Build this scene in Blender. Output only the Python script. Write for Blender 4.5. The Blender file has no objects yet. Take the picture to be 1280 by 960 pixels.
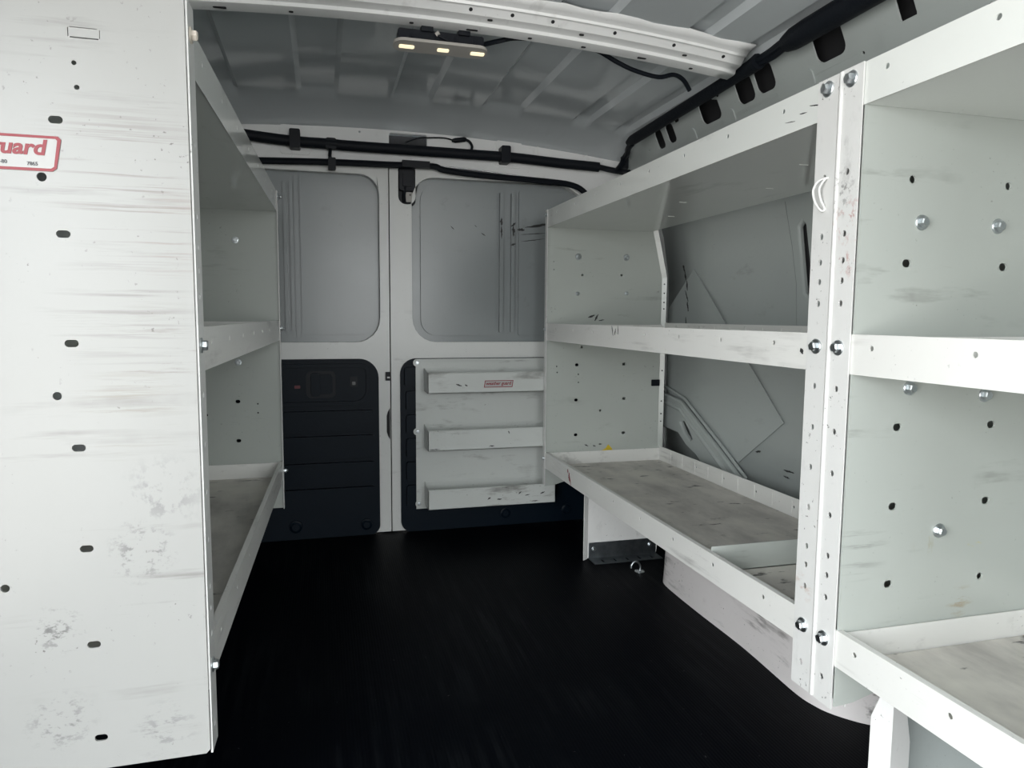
import bpy, bmesh, math, random
from mathutils import Vector, Matrix
from mathutils.geometry import tessellate_polygon
random.seed(7)
S = bpy.context.scene
COL = S.collection

# ------------------------------------------------------------------ camera
yaw, pitch, roll = .2643, .0956, .0071
Fw = Vector((math.sin(yaw)*math.cos(pitch), math.cos(yaw)*math.cos(pitch), -math.sin(pitch)))
R0 = Vector((math.cos(yaw), -math.sin(yaw), 0)); U0 = R0.cross(Fw)
Rt = R0*math.cos(roll) + U0*math.sin(roll); Up = -R0*math.sin(roll) + U0*math.cos(roll)
cd = bpy.data.cameras.new('camera'); cam = bpy.data.objects.new('camera', cd); COL.objects.link(cam)
M = Matrix((Rt, Up, -Fw)).transposed().to_4x4(); M.translation = Vector((-.2463, 0, .8261))
cam.matrix_world = M
cd.sensor_fit = 'HORIZONTAL'; cd.sensor_width = 36; cd.lens = 878.27/1280*36; cd.clip_start = .02
S.camera = cam

# ------------------------------------------------------------------ daylight
W = bpy.data.worlds.new('overcast_sky'); S.world = W; W.use_nodes = True
nt = W.node_tree; nt.nodes.clear()
tc = nt.nodes.new('ShaderNodeTexCoord'); sp = nt.nodes.new('ShaderNodeSeparateXYZ'); rp = nt.nodes.new('ShaderNodeValToRGB')
bg = nt.nodes.new('ShaderNodeBackground'); ow = nt.nodes.new('ShaderNodeOutputWorld')
mr = nt.nodes.new('ShaderNodeMapRange'); mr.inputs[1].default_value = -1; mr.inputs[2].default_value = 1
nt.links.new(tc.outputs['Generated'], sp.inputs[0]); nt.links.new(sp.outputs[2], mr.inputs[0]); nt.links.new(mr.outputs[0], rp.inputs[0])
e = rp.color_ramp.elements
e[0].position = .40; e[0].color = (.62, .61, .59, 1); e[1].position = 1; e[1].color = (1.05, 1.1, 1.13, 1)
k = e.new(.49); k.color = (.66, .655, .64, 1); k = e.new(.52); k.color = (.80, .83, .84, 1)
nt.links.new(rp.outputs[0], bg.inputs[0]); bg.inputs[1].default_value = 11.2; nt.links.new(bg.outputs[0], ow.inputs[0])

def portal(loc, rot, sx, sy):
    l = bpy.data.lights.new('opening_daylight', 'AREA'); l.shape = 'RECTANGLE'; l.size = sx; l.size_y = sy; l.cycles.is_portal = True
    o = bpy.data.objects.new('opening_daylight', l); COL.objects.link(o); o.location = loc; o.rotation_euler = rot
portal((-1.12, -.86, .75), (0, -math.pi/2, 0), 1.5, 2.32)
portal((.42, -2.02, .978), (math.pi/2, 0, 0), 1.34, 1.055)  # daylight portal in the opening of the added cab partition

S.view_settings.view_transform = 'Standard'; S.view_settings.look = 'None'
S.view_settings.exposure = 0.0; S.view_settings.gamma = 1; S.view_settings.use_curve_mapping = False
S.cycles.use_denoising = True

# ------------------------------------------------------------------ materials
def N(t, kind, **kw):
    n = t.nodes.new(kind)
    for a, b in kw.items(): setattr(n, a, b)
    return n
def base_mat(name):
    m = bpy.data.materials.new(name); m.use_nodes = True
    t = m.node_tree; return m, t, t.nodes['Principled BSDF']
def noise_mask(t, vec, scale, sc, lo, hi, detail=4, rough=.6):
    mp = N(t, 'ShaderNodeMapping'); mp.inputs['Scale'].default_value = sc; t.links.new(vec, mp.inputs[0])
    n = N(t, 'ShaderNodeTexNoise'); n.inputs['Scale'].default_value = scale; n.inputs['Detail'].default_value = detail
    n.inputs['Roughness'].default_value = rough; t.links.new(mp.outputs[0], n.inputs[0])
    r = N(t, 'ShaderNodeMapRange'); r.inputs[1].default_value = lo; r.inputs[2].default_value = hi; t.links.new(n.outputs[0], r.inputs[0])
    return r.outputs[0]
def mul(t, a, b):
    m = N(t, 'ShaderNodeMath', operation='MULTIPLY'); t.links.new(a, m.inputs[0])
    if hasattr(b, 'links'): t.links.new(b, m.inputs[1])
    else: m.inputs[1].default_value = b
    return m.outputs[0]
def mixc(t, fac, a, b):
    m = N(t, 'ShaderNodeMix', data_type='RGBA'); t.links.new(fac, m.inputs[0])
    for i, v in ((6, a), (7, b)):
        if hasattr(v, 'links'): t.links.new(v, m.inputs[i])
        else: m.inputs[i].default_value = (*v, 1)
    return m.outputs[2]
def paint(name, col, rough=.28, streak=(1, 1, 1), scuff=.5, dirt=.3, speck=.5, wav=.15, thr=(.60, .70), dark=(.16, .15, .14), spec=.5, zones=()):
    """sheet metal enamel with worn scratches stretched along one axis, dirt clouds and fine chips"""
    m, t, p = base_mat(name)
    v = N(t, 'ShaderNodeTexCoord').outputs['Object']
    c = mixc(t, mul(t, noise_mask(t, v, 3.5, (1, 1, 1), .2, .95, 8, .7), dirt), col, tuple(x*.80*y for x, y in zip(col, (1, .985, .95))))
    zone = noise_mask(t, v, 5, (1, 1, 1), .42, .62)
    s1 = mul(t, mul(t, noise_mask(t, v, 16, streak, *thr, 5, .65), zone), scuff)
    c = mixc(t, s1, c, dark)
    s2 = mul(t, mul(t, noise_mask(t, v, 130, (1, 1, 1), .66, .71, 3), noise_mask(t, v, 9, (1, 1, 1), .50, .62)), speck)
    c = mixc(t, s2, c, tuple(x*.7 for x in dark))
    for zc, zr, zs, zcol in zones:      # places rubbed again and again by tools
        d = N(t, 'ShaderNodeVectorMath', operation='DISTANCE'); t.links.new(v, d.inputs[0]); d.inputs[1].default_value = zc
        q = N(t, 'ShaderNodeMapRange'); q.inputs[1].default_value = zr; q.inputs[2].default_value = zr*.25; t.links.new(d.outputs['Value'], q.inputs[0])
        c = mixc(t, mul(t, mul(t, noise_mask(t, v, 34, zs, .53, .62, 6, .7), q.outputs[0]), .62), c, zcol)
    t.links.new(c, p.inputs['Base Color'])
    r = N(t, 'ShaderNodeMapRange'); r.inputs[3].default_value = rough*.9; r.inputs[4].default_value = rough*1.15
    t.links.new(noise_mask(t, v, 6, (1, 1, 1), 0, 1), r.inputs[0]); t.links.new(r.outputs[0], p.inputs['Roughness'])
    p.inputs['Specular IOR Level'].default_value = spec
    if wav:
        b = N(t, 'ShaderNodeBump'); b.inputs['Strength'].default_value = wav; b.inputs['Distance'].default_value = .01
        t.links.new(noise_mask(t, v, 4.5, (1, 1, 1), 0, 1, 1), b.inputs['Height']); t.links.new(b.outputs[0], p.inputs['Normal'])
    return m
def plain(name, col, rough=.5, metal=0, emit=0, spec=.5, bump=0, bscale=200, var=0):
    m, t, p = base_mat(name)
    p.inputs['Roughness'].default_value = rough; p.inputs['Metallic'].default_value = metal; p.inputs['Specular IOR Level'].default_value = spec
    v = N(t, 'ShaderNodeTexCoord').outputs['Object']
    c = mixc(t, noise_mask(t, v, 30, (1, 1, 1), .35, .7), col, tuple(x*(1-var) for x in col)); t.links.new(c, p.inputs['Base Color'])
    if emit: p.inputs['Emission Color'].default_value = (*col, 1); p.inputs['Emission Strength'].default_value = emit
    if bump:
        b = N(t, 'ShaderNodeBump'); b.inputs['Strength'].default_value = bump; b.inputs['Distance'].default_value = .002
        t.links.new(noise_mask(t, v, bscale, (1, 1, 1), 0, 1, 2), b.inputs['Height']); t.links.new(b.outputs[0], p.inputs['Normal'])
    return m

WH = (.80, .81, .79)
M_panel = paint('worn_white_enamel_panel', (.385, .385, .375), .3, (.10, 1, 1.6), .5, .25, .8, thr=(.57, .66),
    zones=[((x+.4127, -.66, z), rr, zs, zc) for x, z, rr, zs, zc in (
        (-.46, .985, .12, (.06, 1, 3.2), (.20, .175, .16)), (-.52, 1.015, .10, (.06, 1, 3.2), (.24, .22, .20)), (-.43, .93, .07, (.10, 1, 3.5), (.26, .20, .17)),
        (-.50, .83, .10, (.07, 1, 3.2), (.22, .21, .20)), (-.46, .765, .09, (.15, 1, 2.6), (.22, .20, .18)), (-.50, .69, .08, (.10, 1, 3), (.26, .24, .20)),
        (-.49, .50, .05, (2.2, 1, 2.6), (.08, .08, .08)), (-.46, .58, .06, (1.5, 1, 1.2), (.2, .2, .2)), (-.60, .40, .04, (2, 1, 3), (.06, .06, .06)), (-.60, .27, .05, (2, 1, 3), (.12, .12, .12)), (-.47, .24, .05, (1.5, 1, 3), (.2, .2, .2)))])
M_rail = paint('worn_white_enamel_rail', (.83, .828, .80), .3, (1, .14, 1.5), .42, .3, .8, thr=(.55, .66))
M_post = paint('worn_white_enamel_post', (.78, .78, .765), .3, (1, 1, .5), .35, .3, .9, zones=(((-.006, .342, .98), .045, (2.5, 2.5, 2), (.42, .10, .08)), ((-.006, .338, .92), .035, (2.5, 2.5, 2), (.42, .10, .08)), ((-.006, .372, 1.03), .05, (2.5, 2.5, 2.5), (.12, .11, .11)), ((-.006, -.735, .36), .03, (1, .6, 1.5), (.50, .33, .25))))
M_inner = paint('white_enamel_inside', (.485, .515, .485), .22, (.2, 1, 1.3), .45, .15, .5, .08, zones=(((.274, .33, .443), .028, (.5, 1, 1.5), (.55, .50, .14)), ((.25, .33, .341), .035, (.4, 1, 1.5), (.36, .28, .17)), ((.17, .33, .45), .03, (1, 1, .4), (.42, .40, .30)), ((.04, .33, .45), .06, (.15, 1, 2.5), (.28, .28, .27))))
M_shelf = paint('white_enamel_shelf', (.80, .82, .79), .10, (1, .3, 1), .2, .15, .3, .03)
M_tray = paint('white_enamel_tray', (.63, .655, .635), .3, (.25, 1, 1.2), .7, .5, .9, thr=(.55, .64))
M_van = paint('white_van_body_paint', (.88, .89, .885), .25, (1, .4, 1), .25, .25, .3, .08)
M_door = paint('white_door_body_paint', (.78, .79, .77), .28, (.3, 1, 1), .35, .3, .5, .08)
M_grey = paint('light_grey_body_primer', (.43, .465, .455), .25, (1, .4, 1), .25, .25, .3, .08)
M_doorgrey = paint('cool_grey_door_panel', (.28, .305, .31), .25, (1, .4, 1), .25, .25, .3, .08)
M_roof = paint('grey_roof_primer', (.62, .66, .68), .10, (1, .3, 1), .08, .1, .15, .05)
M_arch = paint('worn_pinkish_white_body', (.77, .735, .73), .4, (1, .2, 1.4), .8, .5, 1.0, thr=(.55, .63))
M_trim = plain('dark_navy_trim_plastic', (.002, .0065, .0125), .42, spec=.14, bump=.25, bscale=400)
M_black = plain('black_plastic', (.006, .008, .012), .45, spec=.2)
M_foam = plain('black_foam_sleeve', (.005, .007, .011), .6, spec=.25, bump=.5, bscale=150)
M_zinc = plain('zinc_plated_steel', (.70, .74, .76), .33, 1, var=.3)
M_galv = plain('galvanised_steel', (.30, .33, .35), .38, 1, bump=.2, bscale=60, var=.4)
M_void = plain('dark_cavity', (.02, .02, .022), .8)
M_red = plain('red_print', (.27, .010, .022), .4)
M_ink = plain('dark_print', (.08, .08, .09), .5)
M_sticker = plain('white_sticker_vinyl', (.46, .46, .45), .35)
M_yellow = plain('yellow_tape', (.75, .55, .03), .5, var=.3)
M_scuff = plain('black_rubber_scuff', (.035, .035, .035), .6, var=.3)
M_lens = plain('warm_lamp_lens', (1.0, .86, .58), .3, emit=1.0)
M_bezel = plain('grey_beige_plastic', (.42, .40, .37), .4)
M_tie = plain('white_nylon', (.82, .82, .80), .35)
M_yellowed = plain('aged_white_plastic', (.66, .60, .52), .5)

def rubber():
    m, t, p = base_mat('black_ribbed_rubber_mat')
    v = N(t, 'ShaderNodeTexCoord').outputs['Object']
    st = noise_mask(t, v, 9, (6, .35, 1), .46, .75, 5)
    z = noise_mask(t, v, 1.6, (1, 1, 1), .42, .62)
    c = mixc(t, mul(t, st, z), (.0006, .0012, .0026), (.012, .014, .016))
    sp_ = mul(t, noise_mask(t, v, 90, (1, 1, 1), .74, .77, 2), .5)
    c = mixc(t, sp_, c, (.12, .12, .12)); t.links.new(c, p.inputs['Base Color'])
    p.inputs['Roughness'].default_value = .5; p.inputs['Specular IOR Level'].default_value = .05
    b = N(t, 'ShaderNodeBump'); b.inputs['Strength'].default_value = .12; b.inputs['Distance'].default_value = .002
    w = N(t, 'ShaderNodeTexWave'); w.bands_direction = 'X'; w.inputs['Scale'].default_value = 45; t.links.new(v, w.inputs[0])
    t.links.new(w.outputs['Fac'], b.inputs['Height']); t.links.new(b.outputs[0], p.inputs['Normal'])
    return m
M_floor = rubber()
M_partition = plain('dark_grey_partition', (.10, .10, .11), .9)
def deckwood():
    m, t, p = base_mat('dirty_grey_shelf_liner')
    v = N(t, 'ShaderNodeTexCoord').outputs['Object']
    c = mixc(t, noise_mask(t, v, 14, (1, .35, 1), .35, .68, 6), (.74, .71, .66), (.48, .46, .43))
    c = mixc(t, noise_mask(t, v, 3, (1, 1, 1), .5, .72), c, (.82, .79, .72))
    c = mixc(t, mul(t, noise_mask(t, v, 30, (.4, 1, 1), .62, .68, 4), .8), c, (.05, .048, .045))
    c = mixc(t, mul(t, noise_mask(t, v, 110, (1, 1, 1), .74, .76, 2), .9), c, (.7, .7, .66))
    t.links.new(c, p.inputs['Base Color']); p.inputs['Roughness'].default_value = .6
    return m
M_deck = deckwood()

# ------------------------------------------------------------------ mesh kit
V = Vector
def ell(cx, cy, rx, ry=None, n=14):
    ry = ry or rx
    return [(cx+rx*math.cos(2*math.pi*i/n), cy+ry*math.sin(2*math.pi*i/n)) for i in range(n)]
def rrect(x0, y0, x1, y1, r, n=6):
    """rounded rectangle; r is one radius or four (bottom-left, bottom-right, top-right, top-left)"""
    r = r if isinstance(r, tuple) else (r,)*4
    o = []
    for (cx, cy, a, q) in ((x0+r[0], y0+r[0], 180, r[0]), (x1-r[1], y0+r[1], 270, r[1]), (x1-r[2], y1-r[2], 0, r[2]), (x0+r[3], y1-r[3], 90, r[3])):
        if q < 1e-5: o.append((cx, cy)); continue
        for i in range(n+1):
            b = math.radians(a+90*i/n); o.append((cx+q*math.cos(b), cy+q*math.sin(b)))
    return o
def slot(cx, cy, w, h): return rrect(cx-w/2, cy-h/2, cx+w/2, cy+h/2, min(w, h)/2*.98, 5)
XZ = lambda y: (V((0, y, 0)), V((1, 0, 0)), V((0, 0, 1)), V((0, 1, 0)))     # sheet in a cross plane, thickness towards +Y
YZ = lambda x, s=1: (V((x, 0, 0)), V((0, 1, 0)), V((0, 0, 1)), V((s, 0, 0)))   # sheet in a side plane
XY = lambda z: (V((0, 0, z)), V((1, 0, 0)), V((0, 1, 0)), V((0, 0, 1)))
class MB:
    def __init__(s, warp=None): s.v = []; s.f = []; s.warp = warp
    def add(s, vs, fs):
        b = len(s.v); s.v += [V(x) for x in vs]; s.f += [tuple(i+b for i in f) for f in fs]; return s
    def sheet(s, fr, outer, holes=(), t=.0025):
        O, u, w, n = fr; loops = [outer]+list(holes)
        tri = tessellate_polygon([[V((x, y, 0)) for x, y in l] for l in loops])
        pts = [p for l in loops for p in l]; m = len(pts)
        vs = [O+u*x+w*y for x, y in pts]; vs += [p+n*t for p in vs]
        fs = []
        for a in tri:
            a = tuple(a); fs.append(a); fs.append(tuple(i+m for i in reversed(a)))
        b = 0
        for l in loops:
            k = len(l)
            for i in range(k):
                j = (i+1) % k; fs.append((b+i, b+j, b+j+m, b+i+m))
            b += k
        return s.add(vs, fs)
    def box(s, a, b):
        (x0, y0, z0), (x1, y1, z1) = a, b
        return s.add([(x0,y0,z0),(x1,y0,z0),(x1,y1,z0),(x0,y1,z0),(x0,y0,z1),(x1,y0,z1),(x1,y1,z1),(x0,y1,z1)],
                     [(0,3,2,1),(4,5,6,7),(0,1,5,4),(1,2,6,5),(2,3,7,6),(3,0,4,7)])
    def tube(s, pts, r, n=10, flat=1.0, caps=True):
        pts = [V(p) for p in pts]; rr = r if isinstance(r, (list, tuple)) else [r]*len(pts)
        vs = []; fs = []; ref = V((0, 0, 1))
        for i, p in enumerate(pts):
            d = (pts[min(i+1, len(pts)-1)]-pts[max(i-1, 0)]).normalized()
            if abs(d.dot(ref)) > .95: ref = V((0, 1, 0)) if abs(d.y) < .9 else V((1, 0, 0))
            a = d.cross(ref).normalized(); b = a.cross(d).normalized()
            for j in range(n):
                q = 2*math.pi*j/n; vs.append(p+(a*math.cos(q)*flat+b*math.sin(q))*rr[i])
        for i in range(len(pts)-1):
            for j in range(n):
                k = (j+1) % n; fs.append((i*n+j, i*n+k, (i+1)*n+k, (i+1)*n+j))
        if caps: fs.append(tuple(range(n))[::-1]); fs.append(tuple((len(pts)-1)*n+j for j in range(n)))
        return s.add(vs, fs)
    def lathe(s, p, ax, prof, n=16):
        """prof: (radius, height along ax) from base to tip"""
        ax = V(ax).normalized(); a = ax.orthogonal().normalized(); b = ax.cross(a); p = V(p); vs = []; fs = []
        for r, h in prof:
            for j in range(n):
                q = 2*math.pi*(j+.5)/n; vs.append(p+ax*h+(a*math.cos(q)+b*math.sin(q))*r)
        for i in range(len(prof)-1):
            for j in range(n):
                k = (j+1) % n; fs.append((i*n+j, i*n+k, (i+1)*n+k, (i+1)*n+j))
        fs.append(tuple(range(n))[::-1]); fs.append(tuple((len(prof)-1)*n+j for j in range(n)))
        return s.add(vs, fs)
    def grid(s, P):
        h, w = len(P), len(P[0]); vs = [p for r in P for p in r]
        return s.add(vs, [(i*w+j, i*w+j+1, (i+1)*w+j+1, (i+1)*w+j) for i in range(h-1) for j in range(w-1)])
    def build(s, name, mat, parent=None, bevel=0, smooth=35, solid=0):
        me = bpy.data.meshes.new(name)
        off = V(LOC.get(parent.name, (0, 0, 0))) if parent else V((0, 0, 0))
        vs = [(s.warp(v) if s.warp else v)-off for v in s.v]
        me.from_pydata(vs, [], s.f)
        bm = bmesh.new(); bm.from_mesh(me); bmesh.ops.remove_doubles(bm, verts=bm.verts, dist=1e-5)
        bmesh.ops.recalc_face_normals(bm, faces=bm.faces); bm.to_mesh(me); bm.free()
        if smooth:
            for p in me.polygons: p.use_smooth = True
            me.set_sharp_from_angle(angle=math.radians(smooth))
        me.materials.append(mat)
        o = bpy.data.objects.new(name, me); COL.objects.link(o)
        if parent: o.parent = parent; LOC[o.name] = tuple(off)
        if bevel:
            b = o.modifiers.new('edge', 'BEVEL'); b.width = bevel; b.segments = 2; b.limit_method = 'ANGLE'; b.angle_limit = math.radians(50)
        if solid:
            b = o.modifiers.new('thickness', 'SOLIDIFY'); b.thickness = solid
        return o
def smooth_path(pts, n=6):
    pts = [V(p) for p in pts]; o = []
    for i in range(len(pts)-1):
        p0, p1, p2, p3 = pts[max(i-1, 0)], pts[i], pts[i+1], pts[min(i+2, len(pts)-1)]
        for j in range(n):
            t = j/n; o.append(.5*((2*p1)+(p2-p0)*t+(2*p0-5*p1+4*p2-p3)*t*t+(3*p1-p0-3*p2+p3)*t**3))
    return o+[pts[-1]]
LOC = {}
def empty(name, loc):
    o = bpy.data.objects.new(name, None); COL.objects.link(o); o.location = loc; o.empty_display_size = .05; LOC[o.name] = tuple(loc); return o
def tag(o, label, cat, group=None):
    o['label'] = label; o['category'] = cat
    if group: o['group'] = group
    return o
def struct(o): o['kind'] = 'structure'; return o
def text_mesh(name, body, fr, height, mat, parent, t=.0004, bold=.0, shear=.25, center=False, width=None):
    cu = bpy.data.curves.new('t', 'FONT'); cu.body = body; cu.size = 1; cu.shear = shear; cu.offset = bold; cu.fill_mode = 'BOTH'; cu.extrude = .5
    ob = bpy.data.objects.new('t', cu); COL.objects.link(ob); dg = bpy.context.evaluated_depsgraph_get()
    me = bpy.data.meshes.new_from_object(ob.evaluated_get(dg)); bpy.data.objects.remove(ob)
    O, u, w, n = fr
    xs = [v.co.x for v in me.vertices]; ys = [v.co.y for v in me.vertices]
    sy = height/(max(ys)-min(ys)); sx = width/(max(xs)-min(xs)) if width else sy
    b = MB(); b.add([O+u*((v.co.x-min(xs))*sx)+w*((v.co.y-min(ys))*sy)+n*(v.co.z*t) for v in me.vertices], [tuple(p.vertices) for p in me.polygons])
    return b.build(name, mat, parent, smooth=0)
class streaks:
    """ragged rubbed marks, each its own part: (x, y, length, height, angle in degrees)"""
    def __init__(s, fr, marks, t=.0006, seed=1): s.a = (fr, marks, t, seed)
    def build(s, name, mat, parent):
        fr, marks, t, seed = s.a; rnd = random.Random(seed); o = None
        for x, y, l, h, a in marks:
            ca, sa = math.cos(math.radians(a)), math.sin(math.radians(a)); n = 9; top = []; bot = []
            for i in range(n+1):
                q = -l/2+l*i/n; e_ = h/2*math.sin(math.pi*(i+.3)/(n+.6)); top.append((q, e_*rnd.uniform(.35, 1.1))); bot.append((q, -e_*rnd.uniform(.35, 1.1)))
            o = MB().sheet(fr, [(x+p*ca-q*sa, y+p*sa+q*ca) for p, q in bot+top[::-1]], (), t).build(name, mat, parent, smooth=0)
        return o
def make_bolt(p, ax, r=.0075, parent=None, name='bolt', mat=None, shank=0):
    b = MB(); b.lathe(p, ax, [(r*1.45, 0), (r*1.45, r*.18), (r*1.3, r*.32), (r*.95, r*.34)], 18)
    b.lathe(V(p)+V(ax).normalized()*r*.3, ax, [(r*.95, 0), (r*.95, r*.75), (r*.75, r*.95)], 6)
    if shank: b.lathe(V(p)+V(ax).normalized()*r*1.1, ax, [(r*.5, 0), (r*.5, shank), (r*.4, shank+r*.1)], 10)
    return b.build(name, mat or M_zinc, parent, smooth=30)

# ------------------------------------------------------------------ van shell (setting)
ceil_z = lambda x: 1.555-.07*x*x
fl = MB(); fl.box((-1.14, -2.06, -.03), (1.14, 2.69, 0)); struct(fl.build('floor', M_floor))
# roof skin: long pressed ribs, ends rolled down towards the rear header
xb = [-.95, -.80, -.487, -.31, -.18, -.01, .128, .30, .445, .63, .70, .80, .86, .95]
def rib(x):
    h = 0; s_ = 1
    for i in range(1, len(xb)-2):
        if xb[i] <= x < xb[i+1]:
            d = min(x-xb[i], xb[i+1]-x); h = min(1, d/.014)*(.014 if i % 2 else 0)
    return h
xs = sorted(set([round(-.95+.02*i, 4) for i in range(96)]+[v for q in xb for v in (q, q+.007, q-.007, q+.014, q-.014)]))
xs = [x for x in xs if -.95 <= x <= .876]+[.888]
ys = [-2.06, -1.5, -1.0, -.5, 0, .4, .8, 1.2, 1.5, 1.6, 1.7, 1.8, 1.9, 2.1, 2.3, 2.40, 2.44, 2.47, 2.50, 2.53, 2.56, 2.59, 2.62, 2.66]
P = []
for y in ys:
    k = 1 if y < 2.42 else max(0, 1-(y-2.42)/.05)
    drop = 0 if y < 2.42 else .075*((y-2.42)/.24)**1.7
    P.append([V((x+(drop*.60 if x > .88 else 0), y, ceil_z(x)-drop+rib(x)*k)) for x in xs])
struct(MB().grid(P).build('ceiling', M_roof, smooth=24, solid=-.012))
# rear header and corner pillars around the door opening
dtop = lambda x: 1.382-.085*x*x
hdr = [(1.135, -.02)]+[(1.135, 1.2), (1.10, 1.36), (1.0, 1.45), (.88, 1.525)]
hdr += [(x/20, 1.538-.065*(x/20)**2) for x in range(17, -18, -1)]
hdr += [(-.88, 1.525), (-1.0, 1.45), (-1.10, 1.36), (-1.135, 1.2), (-1.135, -.02)]
open_ = [(-.80, -.012), (.80, -.012), (.80, 1.18), (.785, 1.25), (.75, 1.305), (.69, dtop(.69)-.005)]+[(x/20, dtop(x/20)) for x in range(13, -14, -1)]+[(-.69, dtop(.69)-.005), (-.75, 1.305), (-.785, 1.25), (-.80, 1.18)]
wb = MB().sheet(XZ(2.635), hdr, [open_, rrect(0, 1.432, .138, 1.484, .008), ell(-.104, 1.479, .004)], .018)
wall_back = struct(wb.build('wall_back', M_van, bevel=.005))
b = MB()
b.tube([(x/20, 2.628, 1.526-.065*(x/20)**2) for x in range(-19, 19)], .010)
for x in (-.372, .56, .76): b.box((x, 2.632, 1.40), (x+.003, 2.636, 1.505))
b.build('header_flange', M_van, wall_back)
b = MB(); b.box((-1.13, 2.705, 0), (1.13, 2.715, 1.55)); b.build('outer_skin', M_void, wall_back)
b = MB(); b.box((-.02, 2.672, 1.41), (.16, 2.675, 1.50)); b.build('cavity_panel', M_void, wall_back)
b = MB()
for cx in (-.325, .447): b.sheet(XZ(2.630), rrect(cx-.05, 1.385, cx+.05, 1.485, .012), (), .006)
b.build('clip_boss', M_van, wall_back, bevel=.003)

# right body side
prof = [(1.13, 0), (1.13, .6), (1.13, .9), (1.125, 1.0), (1.10, 1.15), (1.06, 1.27), (1.01, 1.365), (.935, 1.392)]
ysr = [-2.06+.235*i for i in range(21)]
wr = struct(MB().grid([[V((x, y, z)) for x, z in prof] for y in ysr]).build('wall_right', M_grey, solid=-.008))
# plate on the wall
b = MB().sheet(YZ(1.124, -1), [(2.422, 1.010), (1.85, .505), (2.083, .335), (2.60, .47), (2.62, .86)], (), .003)
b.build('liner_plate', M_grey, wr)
b = MB().sheet(YZ(1.11, -1), [(2.64, .55), (2.595, .522), (2.442, .505), (2.165, .367), (2.014, .287), (1.93, .20), (2.12, .20), (2.327, .322), (2.40, .345), (2.453, .377), (2.60, .385), (2.64, .40)],
               [[(2.44, .425), (2.41, .432), (2.375, .405), (2.345, .372), (2.36, .362), (2.40, .385)]], .02)
b.tube([(1.092, 2.60, .49), (1.092, 2.44, .472), (1.092, 2.17, .33), (1.092, 2.0, .24)], .009)
b.tube([(1.11, 2.63, .552), (1.11, 2.44, .512), (1.11, 2.165, .374), (1.11, 2.014, .294)], .006)
b.build('body_brace', M_grey, wr, bevel=.006)
b = MB().sheet(YZ(1.105, -1), [(1.90, 1.24), (1.846, 1.177), (1.80, 1.03), (1.776, .93), (1.765, .80), (1.58, .80), (1.60, 1.24)], [slot(0, 0, .001, .001)] and [[(1.772, 1.09), (1.757, 1.105), (1.742, 1.09), (1.70, .90), (1.715, .885), (1.735, .90)]], .02)
b.build('body_pillar', M_grey, wr, bevel=.006)
b = MB(); b.box((1.108, 1.68, .87), (1.112, 1.79, 1.12)); b.build('pillar_cavity', M_void, wr)
b = streaks(YZ(1.121, -1), [(2.50, 1.02, .05, .012, 60), (2.485, .985, .03, .010, 70), (2.47, .95, .04, .010, 80), (2.47, .91, .05, .008, 60), (2.46, .87, .04, .012, 75), (2.47, .80, .06, .010, 85)], .001, 3)
b.build('scuff_mark', M_scuff, wr)
b = streaks(YZ(1.126, -1), [(2.13, .80, .05, .010, 8), (2.13, .785, .03, .006, -20), (2.03, .45, .02, .02, 30), (2.02, .40, .03, .008, -10), (1.98, .392, .03, .009, -15), (1.82, .36, .05, .008, 0), (1.83, .34, .03, .006, 5)], .001, 4)
b.build('scuff_mark', M_scuff, wr)
# left body side, behind the rear rack plus an added unseen jamb that cuts daylight: forward of it the side door stands open
prl = [(-x, z) for x, z in prof]+[(-.90, 1.48), (-.82, 1.56)]
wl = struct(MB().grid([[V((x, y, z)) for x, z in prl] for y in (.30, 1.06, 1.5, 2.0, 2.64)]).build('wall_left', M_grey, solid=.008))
# unseen cab partition added behind the photographer, its opening shaped to steer daylight
b = MB(); b.sheet(XZ(-2.06), [(-1.13, 0), (1.13, 0), (1.13, 1.545), (-1.13, 1.545)], [rrect(-.25, .45, 1.09, 1.505, .03)], .04); struct(b.build('wall_front', M_partition))

# right roof side rail with its row of pressed openings
vv = V((-.05, 0, .11)).normalized()
RF = (V((.9, 0, 1.46)), V((0, 1, 0)), vv, V((.11, 0, .05)).normalized())
rs = lambda z: (z-1.46)/vv.z
holes = []
for y, z, w, h in ((2.304, 1.452, .055, .05), (2.224, 1.454, .055, .05), (2.165, 1.480, .035, .024), (1.972, 1.461, .115, .056), (1.925, 1.488, .045, .026), (1.786, 1.465, .085, .056), (1.694, 1.468, .085, .056), (1.448, 1.471, .105, .060), (1.324, 1.496, .07, .028), (1.226, 1.462, .045, .05)):
    k_ = 1.3 if h > .04 else 1.1; z -= .006 if h > .04 else 0; holes.append(rrect(y-w*.46, rs(z)-h*k_/2, y+w*.46, rs(z)+h*k_/2, min(w, h*k_)*.28, 4))
holes += [ell(2.40, rs(1.43), .004), ell(1.60, rs(1.503), .006), ell(1.36, rs(1.385)+.03, .004)]
b = MB().sheet(RF, [(-2.02, -.075), (2.64, -.075), (2.64, .062), (-2.02, .062)], holes, .004)
for y0, y1 in ((1.05, 1.30), (1.52, 1.66), (1.86, 1.92), (2.08, 2.12)):
    b.sheet((RF[0]-RF[3]*.004, RF[1], RF[2], RF[3]), rrect(y0, -.072, y1, -.03, .012), (), .005)
tr = struct(b.build('trim_1', M_grey, bevel=.0015))
b = MB(); b.sheet((V((.955, 0, 1.485)), V((0, 1, 0)), vv, V((.11, 0, .05)).normalized()), [(-2.0, -.1), (2.62, -.1), (2.62, .07), (-2.0, .07)], (), .004)
b.box((.872, -2.0, 1.5185), (.97, 2.63, 1.5235)); b.build('rail_cavity', M_void, tr)
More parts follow.
